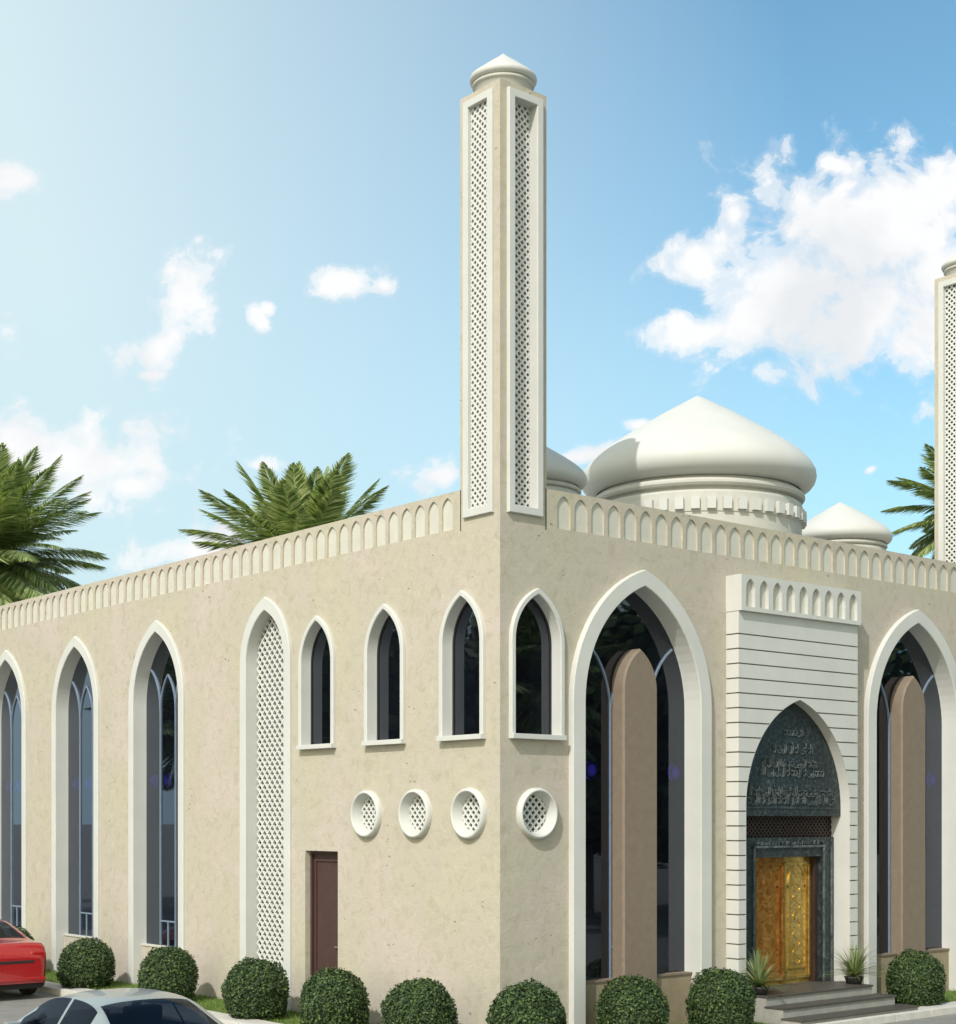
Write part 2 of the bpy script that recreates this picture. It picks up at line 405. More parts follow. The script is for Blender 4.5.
# parapet band with arched niches
def niche_strip(mb, s0, s1, cnt, zlo, zhi, pz0, pz1, d, rec, T, frac=.385, mi_b=0, mi_p=1, zsf=.62):
    pitch = (s1-s0)/cnt
    for k in range(cnt):
        a, e = s0+k*pitch, s0+(k+1)*pitch; c = (a+e)/2; hw = pitch*frac
        o = arch(c, hw, pz0, pz0+(pz1-pz0)*zsf, pz1, n=7)
        n = len(o)
        # rectangle outline with matching count
        top = [(a, pz0)]
        hl = n//2
        rect = []
        for i in range(n):
            x, z = o[i]
            kc = round(.6*hl); q_ = i if i <= hl else n-1-i; ee = a if i <= hl else e
            if q_ <= kc: rect.append((ee, pz0+(zhi-pz0)*q_/kc))
            else: rect.append((ee+(c-ee)*(q_-kc)/(hl-kc), zhi))
        mb.grid([[(x, d, z) for x, z in rect], [(x, d, z) for x, z in o], [(x, d-rec, z) for x, z in o]], T=T, mi=mi_b)
        mb.face([T(x, d-rec+.0015, z) for x, z in o], mi_p)
        mb.face([T(a, d, zlo), T(e, d, zlo), T(e, d, pz0), T(a, d, pz0)], mi_b)
        mb.face([T(c-hw, d, pz0), T(c+hw, d, pz0), T(c+hw, d-rec, pz0), T(c-hw, d-rec, pz0)], mi_b)
MW = .92
for nm, T, s0, s1, cnt, l0, l1 in (('front_parapet', FR, 1.10, UW-1.10, 31, .9, UW-.9), ('side_parapet', LF, 1.06, VL-1.06, 64, .9, VL)):
    mb = MB()
    niche_strip(mb, s0, s1, cnt, ZB, H, 7.79, 8.29, 0, .032, T)
    for x0, x1 in ((l0, s0), (s1, l1)): mb.face([T(x0, 0, ZB), T(x1, 0, ZB), T(x1, 0, H), T(x0, 0, H)])
    mb.face([T(l0, 0, H), T(l1, 0, H), T(l1, -.26, H), T(l0, -.26, H)])
    mb.face([T(l0, -.26, H), T(l1, -.26, H), T(l1, -.26, 7.8), T(l0, -.26, 7.8)])
    mb.build(nm, [M['stucco'], M['cream']], mosque)

for c in talls_left: tall_window(c, .905, LF)
# the extra tall screened opening beside them
w = holder('lattice_window', mosque)
surround(arch(W4[0], W4[1], 0, 6.18, 7.09), arch(W4[0], W4[1]+.20, 0, 6.18, 7.33), .06, .22, LF, w)
ia = in_arch(W4[0], W4[1]+.1, 6.18, 7.2)
sheet_lattice('lattice', W4[0]-W4[1], W4[0]+W4[1], 0, 7.1, -.19, LF, w, .165, .76, inside=lambda s, z: ia(s, z), th=.04)
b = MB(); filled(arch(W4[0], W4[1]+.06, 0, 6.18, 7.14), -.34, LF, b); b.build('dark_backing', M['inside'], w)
for c in smalls_left: small_window(c, LF)
for c in rings_left: ring_vent(c, LF)
for c in smalls_front: small_window(c, FR, .45)
for c in (.70, UW-.70): ring_vent(c, FR)
for c in bigs:
    w = tall_window(c, 1.30, FR, za=7.08, zs=5.2, fw=.27, p=.10, depth=.27, za_out=7.34, stele=True)
    mb = MB(); d1 = .0; o = arch(c, .39, 0, 5.45, 6.10)
    ch = .03
    o2 = [(c+(x-c)*(1-ch/.39), z if z < 5.45 else z-ch*(z-5.45)/.65) for x, z in o]
    mb.grid([[(x, -.262, z) for x, z in o], [(x, d1-ch, z) for x, z in o], [(x, d1, z) for x, z in o2]], T=FR)
    mb.face([FR(x, d1, z) for x, z in o2]); mb.build('stone_stele', M['stele'], w)

# violet lamps inside behind the glass
for c, T, offs in [(c, LF, (.56, 1.12)) for c in talls_left]+[(c, FR, (1.34, -.60)) for c in bigs]:
    for off in offs:
        b = MB(); cc_ = circ(c+off, 4.175, .14, 28); b.grid([[(x, -.50, z) for x, z in cc_], [(x, -.56, z) for x, z in cc_]], closed=True, T=T); filled(cc_, -.50, T, b); filled(cc_, -.56, T, b); b.build('violet_lamp', M['violet'], mosque)

# brown side door
w = holder('side_door', mosque)
b = MB(); a, e, zt = doorL
b.face([LF(a, 0, 0), LF(a, -.2, 0), LF(a, -.2, zt), LF(a, 0, zt)]); b.face([LF(e, 0, 0), LF(e, -.2, 0), LF(e, -.2, zt), LF(e, 0, zt)])
b.face([LF(a, 0, zt), LF(e, 0, zt), LF(e, -.2, zt), LF(a, -.2, zt)]); b.build('reveal', M['stucco'], w)
b = MB(); b.box(a, e, -.24, -.15, 0, zt, T=LF); 
b.build('leaf', M['brown_door'], w)
b = MB()
for i, (q0, q1) in enumerate(((.10, .14), (.83, .87))): b.box(a+q0, a+q1, -.15, -.125, .15, zt-.14, T=LF, bev=.006)
b.box(a+.14, e-.14, -.15, -.125, zt-.18, zt-.14, T=LF, bev=.006)
b.box(a+.20, e-.20, -.15, -.135, .3, zt-.26, T=LF, bev=.006); b.build('panel_moulding', M['brown_door'], w)
b = MB()
for q0, q1 in ((a+.003, a+.05), (e-.05, e-.003)): b.box(q0, q1, -.152, -.10, .003, zt-.003, T=LF, bev=.006)
b.box(a+.05, e-.05, -.152, -.10, zt-.05, zt-.003, T=LF, bev=.006); b.build('door_frame', M['brown_door'], w)
b = MB(); b.tube(LF(a+.12, -.15, 1.25), LF(a+.12, -.09, 1.25), .018); b.tube(LF(a+.12, -.09, 1.25), LF(a+.22, -.085, 1.25), .013); b.build('handle', M['rim'], w)

# ------------------------------------------------------------------ minarets
def minaret(u0, v0):
    w = holder('minaret', mosque)
    ZT = 14.25; u1, v1 = u0+MW, v0+MW
    sh = MB(); c0, c1 = .25, .69
    zl, zh = 8.03, 14.03
    def Tf(s, d, z): return (u0+s, v0-d, z)
    def Tl(s, d, z): return (u0-d, v0+s, z)
    def Tb(s, d, z): return (u0+s, v1+d, z)
    def Tr(s, d, z): return (u1+d, v0+s, z)
    for T in (Tf, Tl, Tb, Tr):
        if T in (Tf,): lo = ZB
        else: lo = ZB
        sh.face([T(0, 0, lo), T(c0, 0, lo), T(c0, 0, ZT), T(0, 0, ZT)]); sh.face([T(c1, 0, lo), T(MW, 0, lo), T(MW, 0, ZT), T(c1, 0, ZT)])
        sh.face([T(c0, 0, lo), T(c1, 0, lo), T(c1, 0, zl), T(c0, 0, zl)]); sh.face([T(c0, 0, zh), T(c1, 0, zh), T(c1, 0, ZT), T(c0, 0, ZT)])
    sh.face([(u0, v0, ZT), (u1, v0, ZT), (u1, v1, ZT), (u0, v1, ZT)])
    sh.build('shaft', M['stucco'], w)
    for T in (Tf, Tl, Tb, Tr):
        p, dp = (.05, .035) if T is Tl else (.06, .13)
        inn = [(c0, zl), (c0, zh), (c1, zh), (c1, zl)]; ou = [(c0-.12, zl-.12), (c0-.12, zh+.12), (c1+.12, zh+.12), (c1+.12, zl-.12)]
        surround(inn, ou, p, dp, T, w, 'lattice_frame', closed=True)
        sheet_lattice('lattice', c0, c1, zl, zh, -dp+.015, T, w, .115, .62, th=.03, sx=1.0)
    b = MB(); b.box(u0+.2, u1-.2, v0+.2, v1-.2, 7.9, 14.2); b.build('core', M['inside'], w)
    c = (u0+MW/2, v0+MW/2)
    k = MB(); k.lathe([(.43, ZT-.1), (.43, ZT+.12), (.445, ZT+.125), (.465, ZT+.14), (.465, ZT+.165), (.44, ZT+.18), (.44, ZT+.22)], c, mi=0)
    k.build('neck', M['drum'], w)
    k = MB(); k.lathe([(.43, ZT+.19), (.47, ZT+.195), (.497, ZT+.215), (.510, ZT+.25), (.50, ZT+.285), (.46, ZT+.32), (.36, ZT+.395), (.24, ZT+.49), (.12, ZT+.575), (.0, ZT+.67)], c)
    k.build('cap', M['dome'], w)
minaret(0, 0); minaret(UW-MW, 0)

# ------------------------------------------------------------------ domes
prof = [(0,11.17),(.12,11.11),(.35,10.98),(.69,10.79),(1.0,10.60),(1.17,10.495),(1.4,10.35),(1.6,10.215),(1.75,10.11),(1.88,10.005),(1.99,9.90),(2.07,9.80),(2.12,9.70),(2.135,9.60),(2.11,9.50),(2.05,9.42),(1.96,9.36),(1.86,9.33)]
def dome(c, z_lip, sc, name='dome', dent=True):
    w = holder(name, mosque)
    k = MB(); P2 = [(r*sc, z_lip+(z-9.33)*sc) for r, z in prof]; k.lathe(P2, c, n=96); k.build('shell', M['dome'], w)
    q = MB(); zz = lambda z: z_lip+(z-9.33)*sc
    dr = [(1.82,9.34),(1.82,9.28),(1.90,9.27),(1.93,9.23),(1.93,9.19),(1.90,9.15),(1.80,9.13),(1.80,9.08),(1.875,9.07),(1.885,9.03),(1.885,8.70),(1.87,8.69),(1.87,8.0),(1.87,7.3)]
    q.lathe([(r*sc, max(7.6, zz(z))) for r, z in dr], c, n=96, smooth=False)
    if dent:
        n = 44
        for i in range(n):
            a = 2*math.pi*i/n; ca, sa = math.cos(a), math.sin(a)
            def TT(x, y, z): return (c[0]+ca*x-sa*y, c[1]+sa*x+ca*y, z)
            q.box(1.86*sc, 1.955*sc, -.075*sc, .075*sc, zz(8.73), zz(8.93), T=TT, mi=1)
    q.build('drum', [M['drum'], M['dome']], w)
dome((6.88, 2.35), 9.40, 1.015)
dome((2.60, 2.35), 8.95, .485)
dome((11.16, 2.35), 8.95, .485)

# ------------------------------------------------------------------ portal
w = holder('portal', mosque)
ph, pzs, pza = 1.40, 3.60, 5.44
rise = pza-pzs; PRr = (ph*ph+rise*rise)/(2*ph)
def halfat(z, off=.0):
    if z <= pzs: return ph+off
    if z >= pza+off: return 0
    rr = PRr+off; x = math.sqrt(max(0, rr*rr-(z-pzs)**2))-(PRr-ph)
    return max(0, x)
zc0, zc1 = 6.85, 7.45
core = MB(); D = PD-.03
# core front with opening as strips
zs_ = [i*.1 for i in range(0, 69)]+[zc0]
for z0, z1 in zip(zs_[:-1], zs_[1:]):
    for sg in (-1, 1):
        e = PU0+.03 if sg < 0 else PU1-.03
        h0, h1 = halfat(z0, .004), halfat(z1, .004)
        core.face([FR(e, D, z0), FR(PC+sg*h0, D, z0), FR(PC+sg*h1, D, z1), FR(e, D, z1)])
for e in (PU0+.03, PU1-.03): core.face([FR(e, D, 0), FR(e, 0, 0), FR(e, 0, zc0), FR(e, D, zc0)])
core.build('joint_backing', M['stele'], w)
cr = MB(); pitch = .245; z = 6.47; g = .011
edges = [zc0]
zz = 6.47
while zz > .1: edges.append(zz); zz -= pitch
edges.append(0.0)
for z1, z0 in zip(edges[:-1], edges[1:]):
    a0, a1 = z0+g, z1-(g if z1 < zc0 else 0)
    m_ = 7; zs2 = [a0+(a1-a0)*i/m_ for i in range(m_+1)]
    for sg in (-1, 1):
        e = PU0 if sg < 0 else PU1
        front = [FR(PC+sg*halfat(q, .006), PD, q) for q in zs2]
        back = [FR(PC+sg*halfat(q, .006), D-.01, q) for q in zs2]
        for i in range(m_):
            cr.face([FR(e, PD, zs2[i]), front[i], front[i+1], FR(e, PD, zs2[i+1])])
            cr.face([front[i], front[i+1], back[i+1], back[i]])
        for q in (a0, a1):
            h = halfat(q, .006)
            cr.face([FR(e, PD, q), FR(PC+sg*h, PD, q), FR(PC+sg*h, D-.01, q), FR(e, D-.01, q)])
            cr.face([FR(e, PD, q), FR(e, 0, q), FR(e+(.03 if sg < 0 else -.03), 0, q), FR(e+(.03 if sg < 0 else -.03), PD, q)])
        cr.face([FR(e, PD, a0), FR(e, 0, a0), FR(e, 0, a1), FR(e, PD, a1)])
cr.build('courses', M['white'], w)
op = arch(PC, ph, 0, pzs, pza, n=24)
rv = MB(); rv.grid([[(x, PD-.004, z) for x, z in op], [(x, -.45, z) for x, z in op]], T=FR, smooth=False); rv.build('reveal', M['white'], w)
# cornice with nine niches
cn = MB(); cd = PD+.07
niche_strip(cn, PU0+.045, PU1-.045, 9, zc0, zc1, zc0+.07, zc1-.06, cd, .07, FR, frac=.33, mi_p=1)
for a, e in ((PU0-.01, PU0+.045), (PU1-.045, PU1+.01)): cn.face([FR(a, cd, zc0), FR(e, cd, zc0), FR(e, cd, zc1), FR(a, cd, zc1)])
for s in (PU0-.01, PU1+.01): cn.face([FR(s, cd, zc0), FR(s, 0, zc0), FR(s, 0, zc1), FR(s, cd, zc1)])
for z in (zc0, zc1): cn.face([FR(PU0-.01, cd, z), FR(PU1+.01, cd, z), FR(PU1+.01, 0, z), FR(PU0-.01, 0, z)])
cn.build('cornice', [M['white'], M['cream']], w)
# tympanum slab with carved relief
ty = MB(); td, zb = .07, 3.45
o = [(x, z) for x, z in arch(PC, ph-.004, zb, pzs, pza-.004, n=24)]
ty.face([FR(x, td, z) for x, z in o]); ty.face([FR(PC-ph, td, zb), FR(PC+ph, td, zb), FR(PC+ph, -.3, zb), FR(PC-ph, -.3, zb)])
ty.build('tympanum', M['slate'], w)
def stroke(mb, pts, wd, d0, T):
    bars_path(mb, pts, wd, d0-.002, d0+.018, T)
rl = MB(); rnd = random.Random(11); inA = in_arch(PC, ph-.10, pzs, pza-.14)
def ok(s, z): return inA(s, z) and z > zb+.06
def calli(row_z, hgt, s_from, s_to, dens):
    """a line of tall script-like strokes, loops and dots"""
    s = s_from
    while s < s_to:
        k = rnd.random(); hh = hgt*(.55+.45*rnd.random())
        if k < .5:
            pts = [(s, row_z), (s+.012, row_z+hh*.5), (s-.005, row_z+hh)]
            if ok(*pts[-1]): stroke(rl, pts, .015, td, FR)
            s += dens*.75
        elif k < .8:
            c_ = (s+.05, row_z+.05); pts = [(c_[0]+.05*math.cos(t), c_[1]+.045*math.sin(t)) for t in [i*math.pi/5-2.6 for i in range(9)]]
            if all(ok(*q) for q in pts): stroke(rl, pts, .018, td, FR)
            s += dens*1.4
        else:
            pts = [(s, row_z+.02), (s+.05, row_z-.015), (s+.11, row_z+.0), (s+.15, row_z+.05)]
            if all(ok(*q) for q in pts): stroke(rl, pts, .018, td, FR)
            s += dens*1.6
        if rnd.random() < .5:
            q = (s-.03, row_z+hgt*(.5+rnd.random()*.5))
            if ok(*q): stroke(rl, [(q[0]-.014, q[1]), (q[0]+.014, q[1]+.004)], .024, td, FR)
calli(3.66, .26, PC-1.27, PC+1.27, .052)
calli(3.80, .18, PC-1.1, PC+1.15, .06)
calli(4.14, .26, PC-.85, PC+.85, .055)
calli(4.30, .15, PC-.7, PC+.75, .06)
calli(4.54, .20, PC-.5, PC+.60, .06)
calli(4.84, .12, PC-.2, PC+.25, .06)
for zz in (3.62,): stroke(rl, [(PC-halfat(zz)+.14, zz-.03), (PC+halfat(zz)-.14, zz-.03)], .010, td, FR)
rl.build('carved_script', M['relief'], w)
# brown lattice band in the shadow below the tympanum
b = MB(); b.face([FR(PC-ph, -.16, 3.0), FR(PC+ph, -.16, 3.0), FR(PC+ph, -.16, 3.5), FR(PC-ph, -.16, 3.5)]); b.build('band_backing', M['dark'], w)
sheet_lattice('wooden_band', PC-ph, PC+ph, 3.10, 3.46, -.13, FR, w, .10, .6, m='wood_lattice', th=.02)
# slate door surround
DL, DR, DT = 5.84, 7.60, 2.74
b = MB(); sd = -.08; z0 = .0
b.box(PC-ph, DL, -.4, sd, z0, 3.08, T=FR); b.box(DR, PC+ph, -.4, sd, z0, 3.08, T=FR); b.box(DL, DR, -.4, sd, DT, 3.08, T=FR)
b.build('door_surround', M['slate'], w)
b = MB()
for s in (DL-.09, DR+.05): b.box(s, s+.04, sd, sd+.03, .5, 2.9, T=FR, bev=.006)
b.box(DL-.09, DR+.09, sd, sd+.032, 2.9, 2.94, T=FR, bev=.006)
for s in (PC-ph+.06, PC+ph-.10): b.box(s, s+.03, sd, sd+.03, .5, 3.04, T=FR, bev=.006)
rnd = random.Random(5)
for i in range(60):
    s = rnd.uniform(DL-.05, DR+.05); b.box(s, s+.012+.02*rnd.random(), sd, sd+.014, 2.955, 2.98+.05*rnd.random(), T=FR)
b.build('surround_carving', M['relief'], w)
# doors (part of the portal): two gilded leaves
dm = (DL+DR)/2+.0
for (s0, s1, ang) in ((DL, dm, 9), (dm, DR-.07, -4)):
    wd = s1-s0; hinge = s0 if ang > 0 else s1
    ca, sa = math.cos(R(ang)), math.sin(R(ang))
    def TD(s, d, z, hinge=hinge, ca=ca, sa=sa): 
        x = s-hinge; dd = d
        return (hinge+x*ca-dd*sa*0, .28-(abs(x)*abs(sa)*.6)-dd*ca, z)
    dh = MB()
    dh.box(s0, s1, -.025, .0, .5, DT, T=TD)
    dh.grid([[TD(s0+wd*i/14, .024*(1-(2*i/14-1)**2)+.002, z) for i in range(15)] for z in (.5, DT)], smooth=True)
    fr_ = [(s0+.05, .62), (s0+.05, DT-.12), (s1-.05, DT-.12), (s1-.05, .62)]
    for (a, b_) in ((fr_[0], fr_[1]), (fr_[1], fr_[2]), (fr_[2], fr_[3]), (fr_[3], fr_[0])):
        bars_path(dh, [a, b_], .05, .02, .045, TD)
    for (a, b_) in (((s0+.16, .78), (s0+.16, 2.3)), ((s1-.16, .78), (s1-.16, 2.3)), ((s0+.16, .78), (s1-.16, .78))):
        bars_path(dh, [a, b_], .025, .02, .04, TD)
    cc = (s0+s1)/2
    bars_path(dh, [(x, z) for x, z in arch(cc, wd/2-.16, 2.2, 2.25, 2.62, n=10)], .025, .02, .042, TD)
    # foliage scroll relief
    rr = random.Random(3)
    for k in range(9 if ang < 0 else 4):
        zc = (.9 if ang < 0 else 1.75)+k*.16; a_ = (-1)**k
        pts = [(cc+a_*(.10*math.sin(t)), zc+.06*math.cos(t)) for t in [i*.55 for i in range(8)]]
        bars_path(dh, pts, .02, .02, .038, TD)
    dh.tube(TD(s0+(wd-.07 if ang > 0 else .07), .03, 1.45), TD(s0+(wd-.07 if ang > 0 else .07), .03, 1.85), .016)
    leaf = dh.build('door_leaf', M['gold' if ang < 0 else 'gold_shaded'], w)
b = MB(); b.box(DR-.07, DR, -.36, -.15, .5, DT, T=FR); b.build('door_post', M['wood_lattice'], w)
b = MB(); b.box(DL, DR, -.5, -.42, 0, 3.1, T=FR); b.build('vestibule_back', M['dark'], w)

# entrance steps
w2 = holder('entrance_steps', mosque)
for i, (d, z, s0, s1) in enumerate(((.82, .51, 5.02, 7.86), (1.18, .35, 5.00, 8.02), (1.55, .19, 4.98, 8.16))):
    b = MB(); z0 = 0
    b.box(s0, s1, -.10 if i == 0 else (.82, 1.18)[i-1]-.02, d, z0, z-.03, T=FR); b.build('riser', M['step'], w2)
    b = MB(); b.box(s0-.01, s1+.015, -.42 if i == 0 else (.82, 1.18)[i-1]-.02, d+.025, z-.03, z, T=FR, bev=.006); b.build('tread', M['step_dark'], w2)

# ------------------------------------------------------------------ ground
def struct(o): o['kind'] = 'structure'; return o
g = MB(); g.face([(-900, -900, 0), (900, -900, 0), (900, 900, 0), (-900, 900, 0)]); struct(g.build('ground', M['asphalt']))
def ringstrip(name, a, b_, z0, z1, m, bev=0):
    """L-shaped strip running round the corner at offsets a..b_ outward of the walls"""
    mb = MB()
    for (x0, x1, y0, y1) in ((-b_, -a, -b_, 60), (-a, 60, -b_, -a)):
        mb.box(x0, x1, y0, y1, z0, z1)
    return struct(mb.build(name, m))
ringstrip('lawn', .0, 1.16, 0, .075, M['grass'])
ringstrip('pavement', 1.16, 1.62, 0, .10, M['pave'])
# kerb: separate stones with small joints
kb = MB(); x = -1.76
s = -1.76
while s < 45:
    kb.box(s+.006, s+.994, -1.76, -1.62, 0, .13, bev=.012); kb.box(-1.76, -1.62, s+.146, s+1.134, 0, .13, bev=.012); s += 1.0
struct(kb.build('kerb', M['kerb']))
gb = MB(); rnd = random.Random(2)
for i in range(26000):
    if rnd.random() < .62: x, y = -rnd.uniform(.02, 1.15), rnd.uniform(-1.2, 18)
    else:
        x, y = rnd.uniform(-1.2, 13), -rnd.uniform(.02, 1.15)
        if 4.9 < x < 8.45: continue
    h = rnd.uniform(.03, .075); a = rnd.uniform(0, 6.28); wx, wy = .006*math.cos(a), .006*math.sin(a); lx, ly = rnd.uniform(-.02, .02), rnd.uniform(-.02, .02)
    gb.face([(x-wx, y-wy, .07), (x+wx, y+wy, .07), (x+lx, y+ly, .075+h)])
go = gb.build('grass', M['blade']); go['kind'] = 'stuff'

# ------------------------------------------------------------------ round bushes
def make_bush(seed):
    rnd = random.Random(seed)
    leaves = MB(); Rb = .54
    lobes = [(Vector((rnd.gauss(0,1), rnd.gauss(0,1), rnd.gauss(0,1))).normalized(), rnd.uniform(.25,.5), rnd.uniform(-.05,.07)) for _ in range(26)]
    def rad(n):
        r = Rb
        for d, wdt, am in lobes:
            t = (n-d).length
            if t < wdt*1.6: r += am*math.exp(-(t/wdt)**2*2)
        return r*(1-.04*max(0, -n.z))
    def sup(n):
        h_ = math.hypot(n.x, n.y); pw = 3.6 if n.z < 0 else 2.15
        return 1/((h_**pw+abs(n.z)**pw)**(1/pw))
    for i in range(7600):
        n = Vector((rnd.gauss(0,1), rnd.gauss(0,1), rnd.gauss(0,1))).normalized()
        if n.z < -.9: continue
        r = rad(n)*sup(n)*(1-.15*abs(rnd.gauss(0, .6)))+.03*rnd.random()**3
        p = n*r
        q = (n+Vector((rnd.gauss(0,.6), rnd.gauss(0,.6), rnd.gauss(0,.6)+.3))).normalized()
        t = q.orthogonal().normalized(); t.rotate(Quaternion(q, rnd.uniform(0, 6.28))); s = q.cross(t)
        L_ = rnd.uniform(.034, .066); W_ = L_*.34
        leaves.face([p-t*L_*.5, p-t*.05*L_+s*W_-q*.006, p+t*L_*.5, p-t*.05*L_-s*W_-q*.006])
    core = MB(); rows = []
    for i in range(13):
        th = math.pi*i/12; rows.append([])
        for j in range(24):
            ph = 2*math.pi*j/24; n = Vector((math.sin(th)*math.cos(ph), math.sin(th)*math.sin(ph), math.cos(th)))
            rows[-1].append(n*rad(n)*sup(n)*.86)
    core.grid(rows, closed=True, smooth=True)
    return leaves, core
protos = []
def bush(u, v, d, seed, label, rot):
    e = thing('round_bush', label, 'bush', (u, v, .07), rot, 'clipped round bushes along the walls')
    k = d/1.13; e.scale = (k*(1+.03*math.sin(u*7+v*3)), k*(1+.03*math.cos(v*5)), k*(1+.025*math.sin(v*11+u)))
    if seed >= len(protos):
        lv, co = make_bush(seed+20)
        a = lv.build('foliage', M['bush'], e); c = co.build('branch_core', M['twig'], e)
        a.location.z = c.location.z = .47
        s_ = MB(); s_.tube((0, 0, 0), (0, 0, .3), .035, .03); st = s_.build('stem', M['bark'], e)
        protos.append((a, c, st))
    else:
        for o in protos[seed]:
            c = o.copy(); COL.objects.link(c); c.parent = e
    return e
bush(-.98, 14.9, 1.12, 0, 'round clipped bush partly hidden behind the red car', .3)
bush(-.98, 11.34, 1.10, 1, 'round clipped bush just right of the red car', 1.3)
bush(-.98, 8.09, 1.14, 2, 'round clipped bush below the tall glazed window nearest the white lattice opening', 2.4)
bush(-.98, 5.10, 1.13, 0, 'round clipped bush in front of the foot of the tall white lattice opening', 3.3)
bush(-.98, 2.83, 1.12, 1, 'round clipped bush in front of the narrow brown side door', 4.0)
bush(-.98, .66, 1.12, 2, 'round clipped bush before the bare side wall, between the brown door and the corner', 5.1)
bush(-.36, -1.0, 1.13, 0, 'round clipped bush standing right at the corner of the building', .9)
bush(1.77, -.98, 1.11, 1, 'round clipped bush before the stone slab of the big arch nearest the corner', 5.5)
bush(3.74, -.98, 1.12, 2, 'round clipped bush immediately left of the entrance steps', .2)
bush(9.04, -.90, 1.10, 0, 'round clipped bush immediately right of the entrance steps', 2.0)

# ------------------------------------------------------------------ palms
def frond(mb, rnd, az, el, L_, droop):
    n = 30; P = []; d = Vector((math.cos(az)*math.cos(el), math.sin(az)*math.cos(el), math.sin(el))); p = Vector((0, 0, 0))
    side0 = Vector((-math.sin(az), math.cos(az), 0))
    for i in range(n+1):
        P.append((p.copy(), d.copy())); p = p+d*L_/n
        d = (d+Vector((0, 0, -droop/n*(.4+1.4*i/n)))).normalized()
    for i in range(n):
        a, da = P[i]; b_, _ = P[i+1]; wv = .03*(1-i/n)+.006
        up = side0.cross(da).normalized()
        mb.face([a-side0*wv, a+side0*wv, b_+side0*wv*.9, b_-side0*wv*.9])
        if i < 3: continue
        t = i/n
        ll = L_*.26*math.sin(math.pi*min(1, (t*.92+.10)))**.6*(1 if t < .8 else 1-.3*(t-.8)/.2)
        for sg in (-1, 1):
            for h in (0, .25, .5, .75):
                base = a.lerp(b_, h)
                fwd = .55+.9*t
                v = (side0*sg*1.0+da*fwd+up*(-.45+.35*rnd.random()) * -1*.8).normalized()
                l = ll*rnd.uniform(.8, 1.1); q = v.cross(up).normalized()*(.032+.008*rnd.random())
                tip = base+v*l+Vector((0, 0, -.10*l))
                mb.face([base-q*.5, base+v*l*.4+q, tip, base+v*l*.4-q])
def make_palm(label, x, y, hgt, cr, seed, rot, n=42, group='date palms beyond the mosque roof'):
    rnd = random.Random(seed)
    e = thing('palm_tree', label, 'palm tree', (x, y, 0), rot, group)
    t = MB(); rows = []; nn = 60
    for i in range(nn+1):
        z = hgt*i/nn; r = .26-.08*i/nn+(.025 if i % 2 else 0)
        rows.append([(r*math.cos(a*math.pi/6)+.1*math.sin(z*.3), r*math.sin(a*math.pi/6), z) for a in range(12)])
    t.grid(rows, closed=True); t.build('trunk', M['bark'], e)
    c = MB()
    for k in range(n):
        u = (k+.5)/n; el = R(86-118*u**.9+rnd.uniform(-6, 6)); az = k*2.39996+rnd.uniform(-.2, .2)
        frond(c, rnd, az, el, cr*rnd.uniform(.9, 1.1)*(1.0 if u > .15 else .85), .30+.55*rnd.random()*u)
    o = c.build('crown', M['frond'], e); o.location = (.1*math.sin(hgt*.3), 0, hgt-.1)
    return e
pa = make_palm('tall date palm above the side wall at the far left edge, the densest crown', 13.9, 51.6, 15.3, 5.5, 3, .4, n=120)
pb = make_palm('date palm with widely spread fronds behind the side parapet, left of the corner minaret', 15.3, 28.15, 12.15, 4.1, 9, 1.2, n=70)
pc = make_palm('date palm half hidden behind the far right minaret', 38.6, 16.6, 15.2, 3.6, 14, 2.0, n=64)

def make_tree(x, y):
    rnd = random.Random(31)
    e = thing('street_tree', 'dark leafy tree across the road, mirrored in the mosque windows', 'tree', (x, y, 0), 0, 'trees across the road')
    t = MB(); t.tube((0,0,0), (.1,0,3.4), .26, .17); t.tube((.1,0,3.2), (1.2,.4,5.4), .14, .06); t.tube((.1,0,3.2), (-1.1,-.5,5.6), .14, .06); t.tube((.1,0,3.3), (0,.9,6.4), .14, .05)
    t.build('trunk', M['bark'], e); c = MB()
    cl = [(Vector((rnd.uniform(-2.2,2.2), rnd.uniform(-2.2,2.2), rnd.uniform(3.2,9.2))), rnd.uniform(1.1,1.9)) for _ in range(40)]
    for ctr, r in cl:
        for i in range(240):
            n = Vector((rnd.gauss(0,1), rnd.gauss(0,1), rnd.gauss(0,1))).normalized(); p = ctr+n*r*rnd.uniform(.6,1)
            a_ = n.orthogonal().normalized()*.34; b_ = n.cross(a_)*.6; c.face([p-a_, p+b_, p+a_, p-b_])
    c.build('crown', M['bush'], e); return e
tr = make_tree(19, -23)
for i, (x, y) in enumerate(((23,-21.5), (27,-24), (31,-22), (36,-25), (41,-23), (47,-26), (54,-25), (-16,25), (-20,21), (-21,31), (-26,27), (-25,37))):
    c = copy_tree(tr); c.location = (x, y, 0); c.rotation_euler.z = i*1.7; k = 1+.12*math.sin(i*2.3); c.scale = (k, k, k)
pd = copy_tree(pb); pd.location = (15.5, -17.5, -4.6); pd['label'] = 'date palm across the road, mirrored in the big arch window nearest the corner'; pd['group'] = 'date palms across the road'
pe = copy_tree(pb); pe.location = (-13.5, 33, -5); pe['label'] = 'date palm across the side road, mirrored in the tall side windows'; pe['group'] = 'date palms across the road'
